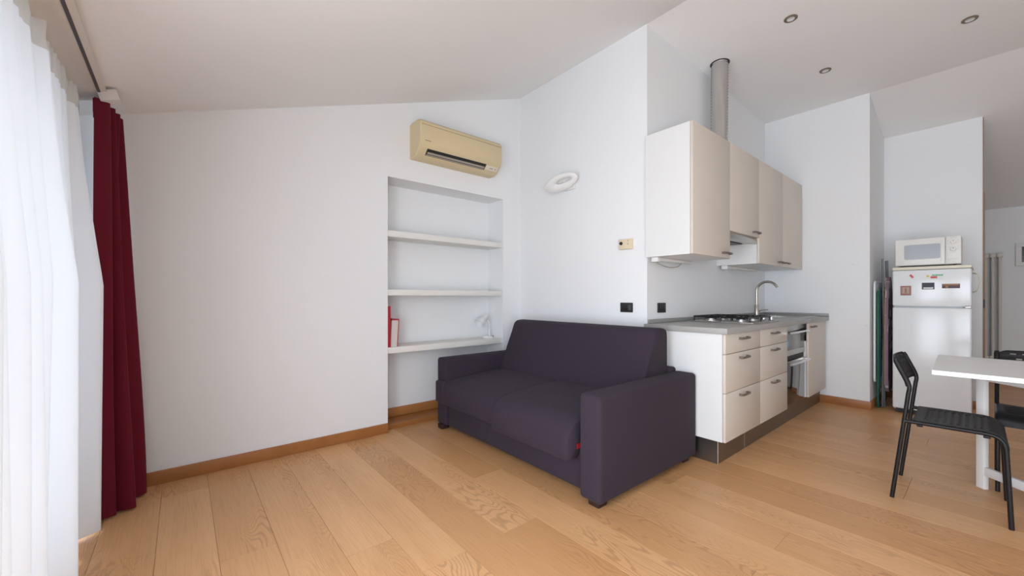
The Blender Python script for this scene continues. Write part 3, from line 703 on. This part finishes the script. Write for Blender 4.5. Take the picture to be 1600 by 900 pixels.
for fx in (MX+.04, MX+.28):
    for fy in (my0+.04, my1-.04): G().cyl((fx, fy, 1.3883), (fx, fy, mz0+.001), .012, seg=10).build('foot', M_BLACKP, t)

# ------------------------------------------------------------------ alcove: drying rack and ironing board
t = thing('drying_rack', 'folded clothes drying rack with white frame and green legs beside the fridge', 'drying rack', (5.5, .715, 0))
def rloop(x0, x1, z0, z1, y, r=.03):
    P = []
    for (cx_, cz_, a0) in ((x0+r, z1-r, 90), (x0+r, z0+r, 180), (x1-r, z0+r, 270), (x1-r, z1-r, 0)):
        for k in range(5):
            a = math.radians(a0+90*k/4); P.append((cx_+r*math.cos(a), y, cz_+r*math.sin(a)))
    return P + [P[0]]
G().tube(rloop(5.275, 5.80, 0.27, 1.255, .7265), .009, 8).build('frame', M_LAMP, t, ang=60)
for k in range(9):
    G().tube([(5.33+.05*k, .7265, .28), (5.33+.05*k, .7265, 1.246)], .003, 6).build('wire', M_WIRE, t)
G().tube(rloop(5.315, 5.76, .0105, 1.16, .7065, .04), .010, 8).build('leg_frame', M_GREEN, t, ang=60)
G().tube(rloop(5.37, 5.72, .20, 1.20, .6985, .03), .005, 8).build('wing_frame', M_GREEN, t, ang=60)
t = thing('ironing_board', 'folded ironing board with purple patterned cover between rack and fridge', 'ironing board', (5.56, .65, 0))
out = []
for k in range(29):
    u = k/28; z = .15+1.16*u
    hw = .16*min(1, (1-((max(u-.55, 0))/.46)**2.2)**.5 if u > .55 else 1)*min(1, (.55+.45*min(1, u/.06)))
    out.append((z, hw))
lft = [(5.575-h, z) for z, h in out]; rgt = [(5.575+h, z) for z, h in out]
def cover_mat():
    m = mat('purple_patterned_cover', lin(150, 124, 142), .85); nt = m.node_tree; N = nt.nodes; L = nt.links; b = N['Principled BSDF']
    tc = N.new('ShaderNodeTexCoord'); mp = N.new('ShaderNodeMapping'); mp.inputs['Scale'].default_value = (9, 9, 9); mp.inputs['Rotation'].default_value = (0, .12, 0)
    v = N.new('ShaderNodeTexVoronoi'); v.distance = 'CHEBYCHEV'; v.inputs['Scale'].default_value = 1.0; v.inputs['Randomness'].default_value = .7
    L.new(tc.outputs['Object'], mp.inputs[0]); L.new(mp.outputs[0], v.inputs['Vector'])
    lt = N.new('ShaderNodeMath'); lt.operation = 'LESS_THAN'; lt.inputs[1].default_value = .32; L.new(v.outputs['Distance'], lt.inputs[0])
    mx = N.new('ShaderNodeMix'); mx.data_type = 'RGBA'; mx.inputs[6].default_value = lin(150, 124, 142)
    r = N.new('ShaderNodeValToRGB'); r.color_ramp.elements[0].color = lin(240, 226, 230); r.color_ramp.elements[1].color = lin(178, 168, 186)
    sp = N.new('ShaderNodeSeparateColor'); L.new(v.outputs['Color'], sp.inputs[0]); L.new(sp.outputs[0], r.inputs[0])
    L.new(r.outputs[0], mx.inputs[7]); L.new(lt.outputs[0], mx.inputs[0]); L.new(mx.outputs[2], b.inputs['Base Color']); return m
g = G().loft([[(a[0], yy, a[1]) for a in lft + rgt[::-1]] for yy in (.645, .668)]); g.build('covered_board', cover_mat(), t, ang=40)
G().loft([[(a[0]+.004, yy, a[1]) for a in lft + rgt[::-1]] for yy in (.6685, .673)]).build('board_edge', mat('yellow_lining', lin(214, 172, 84), .8), t)
for (xa, xb, y_) in ((5.395, 5.60, .683), (5.425, 5.66, .683)):
    G().tube([(xa, y_-.012 if xa > 5.41 else y_, .008), (xa+.01, y_, .3), (xb-.12, y_, .9)], .009, 8).build('leg', M_WIRE, t)
G().tube([(5.40, .683, 1.49), (5.42, .683, 1.2), (5.47, .683, .6)], .009, 8).build('leg', M_WIRE, t)
G().tube([(5.445, .66, 1.47), (5.447, .656, 1.30)], .012, 8).build('iron_rest', M_WIRE, t)

# ------------------------------------------------------------------ hallway: radiator and framed panel
t = thing('column_radiator', 'tall white column radiator on the hallway wall', 'radiator', (XF-.06, -.03, .3))
for k in range(3):
    y_ = .028-.058*k
    for xo in (.035, .085):
        G().cyl((XF-xo, y_, .33), (XF-xo, y_, 1.64), .0155, seg=12).build('column', M_RAD, t)
    for z_ in (.315, 1.645): G().box(XF-.105, XF-.018, y_-.0285, y_+.0285, z_-.03, z_+.03, .012, 3).build('header', M_RAD, t)
for z_ in (.45, 1.5): G().box(XF-.03, XF-.0004, -.04, -.02, z_-.015, z_+.015).build('bracket', M_RAD, t)
t = thing('framed_panel', 'small dark panel in a cream frame on the hallway wall', 'picture frame', (XF, -.33, 1.645))
y0, y1, z0, z1 = -.46, -.215, 1.50, 1.79; g = G(); fw = .048
g.box(XF-.03, XF-.0003, y0, y1, z0, z0+fw, .003).box(XF-.03, XF-.0003, y0, y1, z1-fw, z1, .003).box(XF-.03, XF-.0003, y0, y0+fw, z0+fw, z1-fw, .003).box(XF-.03, XF-.0003, y1-fw, y1, z0+fw, z1-fw, .003)
g.build('frame', M_PLASTER, t)
G().box(XF-.012, XF-.0003, y0+fw, y1-fw, z0+fw, z1-fw).build('screen', mat('dark_glossy_panel', (.03, .032, .035, 1), .1), t)

# ------------------------------------------------------------------ table
t = thing('gateleg_table', 'white gateleg dining table at the right with one leaf raised', 'table', (3.27, -.6, 0))
TZ = .74; rot = 1.2
tx0, tx1 = 2.868, 3.668
G().prism([(tx0, .182), (tx1, .205), (tx1, -.495), (tx0, -.495)], 'Z', TZ-.022, TZ).build('leaf', M_TABLE, t)
G().box(tx0, tx1, -.76, -.498, TZ-.022, TZ, .002).build('centre_top', M_TABLE, t)
G().box(tx0, tx1, -.787, -.765, .10, TZ-.004, .002).build('leaf', M_TABLE, t)
for lx in (2.93, 3.60):
    for ly in (-.54, -.72): G().box(lx-.02, lx+.02, ly-.02, ly+.02, 0, TZ-.0225, .002).build('leg', M_TABLE, t)
    G().box(lx-.011, lx+.011, -.70, -.56, .10, .15, .002).build('stretcher', M_TABLE, t); G().box(lx-.011, lx+.011, -.70, -.56, .62, .717, .002).build('apron', M_TABLE, t)
for ly in (-.54, -.72): G().box(2.951, 3.579, ly-.011, ly+.011, .62, .717, .002).build('apron', M_TABLE, t)
gd = Vector((-.70, -.714, 0)).normalized(); gn = Vector((.714, -.70, 0)); up = Vector((0, 0, 1)); lc = Vector((3.556, .025, 0))
gt = G().obox(lc + up*.3585, gd, gn, up, .021, .0135, .3585, .002).build('gate_leg', M_TABLE, t)
RL = .66
G().obox(lc + gd*(.0215+RL/2) + up*.105 - gn*.002, gd, gn, up, RL/2, .0110, .024, .002).build('gate_rail', M_TABLE, t)
G().obox(lc + gd*(.0215+RL/2) + up*.670 - gn*.002, gd, gn, up, RL/2, .0110, .047, .002).build('gate_rail', M_TABLE, t)
G().obox(lc + gd*(.0215+RL+.0205) + up*.385, gd, gn, up, .02, .0135, .33, .002).build('gate_post', M_TABLE, t)

# ------------------------------------------------------------------ chairs
def make_chair(label):
    t = thing('dining_chair', label, 'chair', (0, 0, 0), 'black dining chairs')
    R = .0098; hx = .205
    for s in (-1, 1):
        x = s*hx
        p = bez([(.207, .0005), (.172, .31), (.142, .585)], 3)[:-1] + bez([(.142, .585), (.1385, .618), (.150, .655), (.175, .715), (.194, .764)], 4)
        G().tube([(x, a, b) for a, b in p], R, 10).build('rear_leg', M_CHAIRM, t, ang=60)
        p = [(.156, .432), (.02, .4335), (-.10, .4345)] + bez([(-.125, .4345), (-.158, .428), (-.181, .404), (-.189, .37)], 5) + [(-.197, .19), (-.205, .0005)]
        G().tube([(x, a, b) for a, b in p], R, 10).build('front_leg', M_CHAIRM, t, ang=60)
        for yy in (.10, -.13): G().box(x-.010 if s > 0 else x-.002, x+.002 if s > 0 else x+.010, yy-.012, yy+.012, .412, .426, .003).build('seat_clip', M_CHAIRP, t)
    # ribbed seat with rows of small slots, bent down at its front edge
    path = bez([(.128, .446), (.03, .4475), (-.09, .448), (-.135, .4465), (-.170, .434), (-.194, .408), (-.2005, .372)], 10)
    cum = [0]
    for a, b in zip(path[:-1], path[1:]): cum.append(cum[-1]+math.hypot(b[0]-a[0], b[1]-a[1]))
    def at(u):
        d = u*cum[-1]
        for i in range(len(path)-1):
            if cum[i+1] >= d or i == len(path)-2:
                k = (d-cum[i])/(cum[i+1]-cum[i]); a, b = path[i], path[i+1]
                T = Vector((b[0]-a[0], b[1]-a[1])).normalized(); return a[0]+(b[0]-a[0])*k, a[1]+(b[1]-a[1])*k, T
    NU, NV = 66, 22
    def rib(u, v):
        return (-.006*(.5-.5*math.cos(u*2*math.pi*14)) if .12 < u < .74 and .07 < v < .93 else 0)
    def fn(u, v):
        y, z, T = at(u); n = Vector((T.y, -T.x)); n = -n if n.y < 0 else n
        if n.x > 0.2: n = -n
        h = rib(u, v) - .006*math.sin(math.pi*v)*(1 if u < .7 else max(0, (1-u)/.3))
        return (-.203+.406*v, y+n.x*h, z+n.y*h)
    def nr(u, v):
        y, z, T = at(u); n = Vector((T.y, -T.x)); n = -n if n.y < 0 else n
        if n.x > 0.2: n = -n
        return Vector((0, n.x, n.y))
    slots = set()
    for r in range(9):
        i0 = int(round(NU*(.5+1.5+r)/14*1.0))+ 0
        for j in (3, 18): slots.add((i0, j))
    G().solid(NU, NV, fn, nr, .006, lambda i, j: (i, j) in slots).build('seat', M_CHAIRP, t, ang=50)
    # backrest: a curved ribbed panel with two rows of oval holes, sleeves round the posts
    bp_ = bez([(.146, .628), (.153, .655), (.174, .708), (.190, .748), (.196, .772)], 5)
    def bat(u):
        i = min(int(u*(len(bp_)-1)), len(bp_)-2); k = u*(len(bp_)-1)-i; a, b = bp_[i], bp_[i+1]
        return a[0]+(b[0]-a[0])*k, a[1]+(b[1]-a[1])*k
    def bfn(u, v):
        y, z = bat(u); c = math.sin(math.pi*v); zz = z
        e = min(v, 1-v)
        if u > .7: zz -= (u-.7)/.3*.030*max(0, 1-e/.13)**2
        if u < .3: zz += (.3-u)/.3*.022*max(0, 1-e/.10)**2*0
        yy = y + .022*c + .0022*math.sin(u*2*math.pi*5)*(1 if .05 < v < .95 else 0)
        return (-.212+.424*v, yy - .006, zz)
    def bn(u, v): return Vector((0, -.93, -.36*-1)).normalized()
    hs = set()
    for row, off in ((15, 0), (11, 1)):
        for k in range(7):
            j = 5+k*4+off*2
            if j < 33: hs |= {(row, j), (row, j+1)}
    G().solid(20, 36, bfn, bn, .007, lambda i, j: (i, j) in hs).build('backrest', M_CHAIRP, t, ang=50)
    for s in (-1, 1):
        G().tube([(s*hx, a, b) for a, b in bez([(.141, .622), (.150, .655), (.175, .715), (.192, .757)], 4)], [.0125]*12+[.0105], 10).build('post_sleeve', M_CHAIRP, t, ang=60)
    return t
ch1 = make_chair('black chair tucked under the white table end, seen from the side')
ch2 = copy_tree(ch1); ch2['label'] = 'black chair behind the white table with pierced backrest facing the camera'
ch1.location = (3.222, .140, 0); ch1.rotation_euler.z = math.radians(1.0)
ch2.location = (3.765, -.236, 0); ch2.rotation_euler.z = math.radians(-90)

# ------------------------------------------------------------------ curtains
def folds(seed, n=7, lo=4, hi=11):
    r = random.Random(seed); return [(r.uniform(lo, hi)*2*math.pi, r.uniform(0, 6.28), r.uniform(.4, 1)) for _ in range(n)]
RX = -.315; zr = lambda x: zc1(x) - .024        # underside of the rail
t = thing('curtain_rail', 'wide white double curtain rail fixed to the sloping ceiling', 'curtain rail', (-.36, 1.2, 2.08))
sl_ = math.atan(.3495); ua = Vector((math.cos(sl_), 0, math.sin(sl_))); un = Vector((-math.sin(sl_), 0, math.cos(sl_)))
def railbox(xa, xb, h0, h1, y0, y1, name, m, bev=.001):
    xm = (xa+xb)/2; c = Vector((xm, (y0+y1)/2, zc1(xm))) - un*((h0+h1)/2)
    return G().obox(c, ua, (0, 1, 0), un, (xb-xa)/2/math.cos(sl_), (y1-y0)/2, (h1-h0)/2, bev).build(name, m, t)
railbox(-.425, -.29, .0005, .024, -2.8, 2.86, 'track_body', M_RAIL)
railbox(-.322, -.311, .0242, .0262, -2.8, 2.85, 'front_channel', M_RAILD, 0)
railbox(-.325, -.255, .012, .062, 2.755, 2.835, 'end_bracket', M_PLASTER, .003)
def sheer(y0, y1, seed, label, ztop):
    t = thing('sheer_curtain', label, 'curtain', (-.39, (y0+y1)/2, .01))
    F = folds(seed, 5, 4.0, 7.5); H = folds(seed+1, 5, 12, 22); x0 = -.392
    def wv(y, z):
        k = max(0, min(1, (ztop-z)/.9)); h = max(0, 1-(ztop-z)/.5)
        a = sum(w_*math.sin(f*y+p+.25*math.sin(z*1.3+p)) for f, p, w_ in F)/2.6
        b = sum(w_*math.sin(f*y+p) for f, p, w_ in H)/2.6
        return x0 + .034*(1-k)*a*.45 + (.046+.022*k)*k*a + .010*h*b + .035*k
    def zz(z, y): return z
    ny = int((y1-y0)*110)
    g = G().grid(ny, 36, lambda u, v: (wv(y0+(y1-y0)*u + .0*v, .012+(ztop-.09-.012)*v), y0+(y1-y0)*u - .03*(v if u > .99 else 0), .012+(ztop-.09-.012)*v))
    g.build('cloth', M_SHEER, t, ang=180, norm=False)
    g = G().grid(ny, 6, lambda u, v: (wv(y0+(y1-y0)*u, ztop-.09+.088*v) + .005*math.sin(u*ny*.9)*math.sin(math.pi*v), y0+(y1-y0)*u, ztop-.09+.088*v if v < .99 else zr(wv(y0+(y1-y0)*u, ztop))-.0015))
    g.build('heading_tape', M_TAPE, t, ang=180, norm=False)
sheer(1.32, 2.812, 5, 'floor-length white sheer curtain across the big window at the left', zr(-.397)-.004)
# wine-red curtain, drawn into a stack at the end of the rail
t = thing('drape_curtain', 'wine-red heavy curtain gathered at the end of the rail', 'curtain', (-.27, 2.95, .01))
ctl_top = [(-.325, 2.785), (-.275, 2.84), (-.335, 2.87), (-.262, 2.90), (-.33, 2.935), (-.25, 2.97), (-.32, 3.0), (-.245, 3.03), (-.30, 3.06), (-.285, 3.095)]
ctl_bot = [(-.335, 2.775), (-.255, 2.80), (-.325, 2.86), (-.205, 2.825), (-.185, 2.86), (-.29, 2.93), (-.20, 2.955), (-.155, 3.015), (-.235, 3.06), (-.16, 3.105)]
top_ = bez([(a, b-.035) for a, b in ctl_top], 8); bot_ = bez(ctl_bot, 8); n = len(top_)-1
ztop = zr(-.30)-.034
def rp(u, v):
    i = min(int(round(u*n)), n); a = Vector(bot_[i]); b = Vector(top_[i])
    k = 1-(1-v)**1.5 if False else v**1.25
    p = a*(1-k)+b*k; s_ = .010*math.sin(v*5+i*.35)
    return (p.x+s_*(1-v)*.6, p.y, .012+(ztop-.012)*v - (.035*max(0, u-.75)/.25*v**8))
G().grid(n, 40, rp).build('cloth', M_RED, t, ang=180, norm=False)
G().grid(n, 2, lambda u, v: (rp(u, .965)[0]-.004, rp(u, .965)[1], ztop-.075+.07*v)).build('heading_tape', M_RED, t, ang=180, norm=False)
